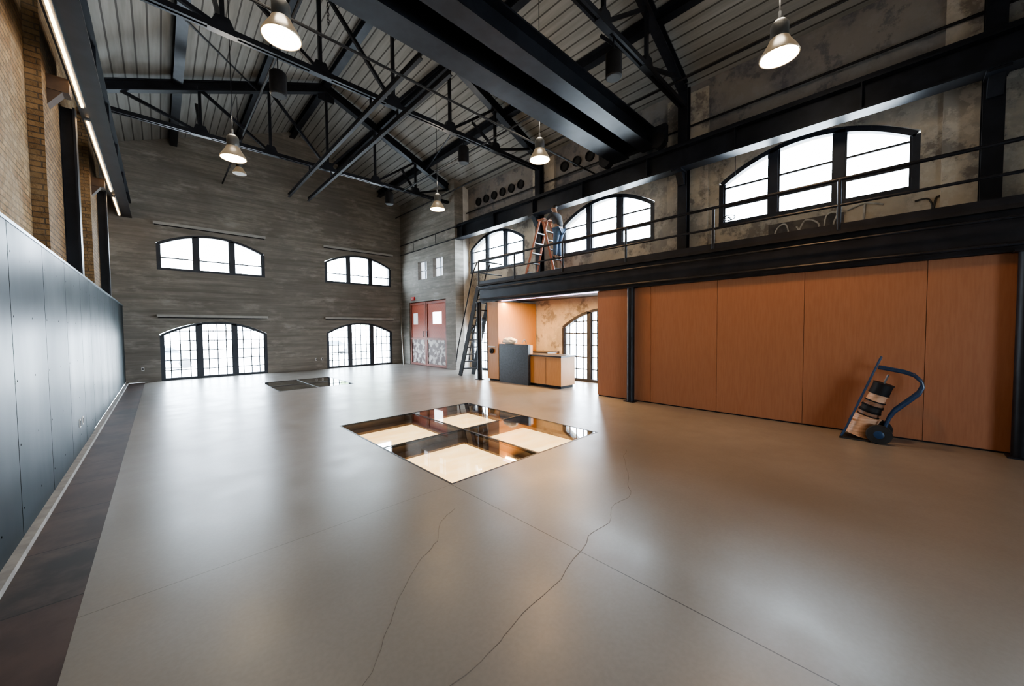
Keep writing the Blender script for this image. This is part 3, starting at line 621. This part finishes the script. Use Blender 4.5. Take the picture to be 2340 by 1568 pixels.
for s in(-.11,.11): child(skin('shoe',[(pp(s,.05,.045),.05),(pp(s,.14,.04),.045),(pp(s,.25,.03),.035)],[(0,1),(1,2)],rubber))
child(skin('hair',[(pp(0,.15,1.61),.085),(pp(0,.17,1.68),.095),(pp(0,.19,1.73),.06)],[(0,1),(1,2)],hairm))
for sx in(-1,1): child(skin('ear',[(pp(sx*.09,.19,1.58),.012),(pp(sx*.1,.185,1.62),.014)],[(0,1)],skinm,sub=1))
child(skin('nose',[(pp(0,.27,1.61),.012),(pp(0,.29,1.58),.015)],[(0,1)],skinm,sub=1))
for hx,hy,hz in((-.15,.5,1.28),(.1,.5,1.3)):
    pts=[(pp(hx,hy,hz),.028),(pp(hx,hy+.05,hz+.04),.03)];ed=[(0,1)]
    for k in range(4):
        dx=(k-1.5)*.02;L_=[.07,.08,.075,.06][k];n=len(pts)
        pts+=[(pp(hx+dx,hy+.08,hz+.06),.01),(pp(hx+dx,hy+.08+L_*.6,hz+.06+L_*.3),.009),(pp(hx+dx,hy+.09+L_*.8,hz+.06),.008)];ed+=[(1,n),(n,n+1),(n+1,n+2)]
    n=len(pts);pts+=[(pp(hx+.04,hy+.05,hz+.02),.011),(pp(hx+.055,hy+.09,hz+.03),.009)];ed+=[(0,n),(n,n+1)]
    child(skin('hand',pts,ed,skinm,sub=1))
# ------------------------------------------------------------ outside
make('ground_outside',B().box(-60,80,-60,90,-.8,-.7),M('pale_paving',(.85,.84,.81),(.78,.77,.74),.9,scale=.5),kind='structure')
def tree(x,y,h):
    e=empty('tree',(x,y,-.7),'leafy green tree standing outside the windows','tree','trees outside')
    make('trunk',B().cyl((x,y,-.7),(x,y,h*.5),.25,.15),M('bark%g'%x,(.12,.08,.05),(.08,.06,.04),.9),e)
    bm=bmesh.new()
    for k in range(9):
        c=V((random.uniform(-1,1)*h*.28,random.uniform(-1,1)*h*.28,h*.65+random.uniform(-.2,.25)*h))
        r=bmesh.ops.create_icosphere(bm,subdivisions=3,radius=h*.2,matrix=Matrix.Translation(c))
        for v in r['verts']: v.co+=(v.co-c).normalized()*mn.noise(v.co*1.3)*h*.12
    me=bpy.data.meshes.new('foliage');bm.to_mesh(me);bm.free();o=bpy.data.objects.new('foliage',me);bpy.context.collection.objects.link(o)
    me.materials.append(M('leaf%g'%x,(.2,.28,.15),(.3,.4,.22),.8,scale=6));o.parent=e;o.location=(0,0,.7)
tree(21,50,7.5)
tyre=M('grey_tyre',(.1,.1,.11),(.14,.14,.14),.8);cwin=M('car_glass',(.12,.14,.16),None,.2)  # plain lighter grey for the car tyres
def car(x,y,col):
    e=empty('parked_car',(x,y,-.7),'pale parked car outside the arched windows','car','parked cars')
    prof=[(-2.2,.35),(-2.25,.75),(-2.1,.95),(-1.3,1.02),(-.7,1.45),(.8,1.48),(1.5,1.05),(2.15,.9),(2.25,.6),(2.2,.35)]
    g=B();n=len(prof)
    for sy in(-.85,.85):
        for a,b in prof: g.v.append(V((x+a,y+sy*(.85 if b>1.1 else 1),-.7+b)))
    g.f+=[tuple(range(n)),tuple(range(n,2*n))]+[(i,(i+1)%n,n+(i+1)%n,n+i) for i in range(n)]
    make('body',g,M('carpaint%g'%x,col,None,.3,.0),e)
    for wx in(-1.4,1.4):
        for wy in(-.87,.67): make('wheel',B().cyl((x+wx,y+wy,-.37),(x+wx,y+wy+.2,-.37),.33,n=20),tyre,e)
    make('side_window',B().hexa([(x-1.1,y-.88,.35),(x+1.2,y-.88,.35),(x+1.2,y-.7,.35),(x-1.1,y-.7,.35),(x-.65,y-.76,.7),(x+.75,y-.76,.7),(x+.75,y-.7,.7),(x-.65,y-.7,.7)]),cwin,e)
car(-.2,34,(.45,.47,.5));car(12.5,40,(.5,.5,.52))
# ------------------------------------------------------------ light
w=bpy.data.worlds.new('sky');bpy.context.scene.world=w;w.use_nodes=True
bg=w.node_tree.nodes['Background'];bg.inputs[0].default_value=(.74,.87,1,1);bg.inputs[1].default_value=36
def portal(loc,rot,sx,sy):
    l=bpy.data.lights.new('window_portal','AREA');l.shape='RECTANGLE';l.size=sx;l.size_y=sy;l.cycles.is_portal=True
    o=bpy.data.objects.new('window_portal',l);bpy.context.collection.objects.link(o);o.location=loc;o.rotation_euler=rot
for o in farops: portal(((o[0]+o[1])/2,YF+.5,(o[2]+o[4])/2),(-math.pi/2,0,0),o[1]-o[0],o[4]-o[2])
for o in backops: portal(((o[0]+o[1])/2,-6.7,(o[2]+o[4])/2),(math.pi/2,0,0),o[1]-o[0],o[4]-o[2])
for o in rops: portal((XR+.5,(o[0]+o[1])/2,(o[2]+o[4])/2),(0,math.pi/2,0),o[4]-o[2],o[1]-o[0])
l=bpy.data.lights.new('kitchen_light','AREA');l.shape='RECTANGLE';l.size=3.2;l.size_y=.1;l.energy=230;l.color=(1,.6,.27)
o=bpy.data.objects.new('kitchen_light',l);bpy.context.collection.objects.link(o);o.location=(8.3,7.4,2.6);o.rotation_euler=(0,0,math.pi/2)
try: bpy.context.scene.view_settings.look='AgX - Medium High Contrast'
except Exception: pass
# ------------------------------------------------------------ camera
t=math.radians(43.798);p=math.radians(-2.075);r=math.radians(-.496)
F=V((math.sin(t)*math.cos(p),math.cos(t)*math.cos(p),math.sin(p)));R=V((math.cos(t),-math.sin(t),0));U=R.cross(F)
R2=R*math.cos(r)+U*math.sin(r);U2=U*math.cos(r)-R*math.sin(r)
cam=bpy.data.cameras.new('camera');co=bpy.data.objects.new('camera',cam);bpy.context.collection.objects.link(co)
m=Matrix((R2,U2,-F)).transposed().to_4x4();m.translation=V((0,0,1.7));co.matrix_world=m
cam.sensor_width=36;cam.lens=36*839.1/2340;cam.clip_start=.05;cam.clip_end=300
bpy.context.scene.camera=co
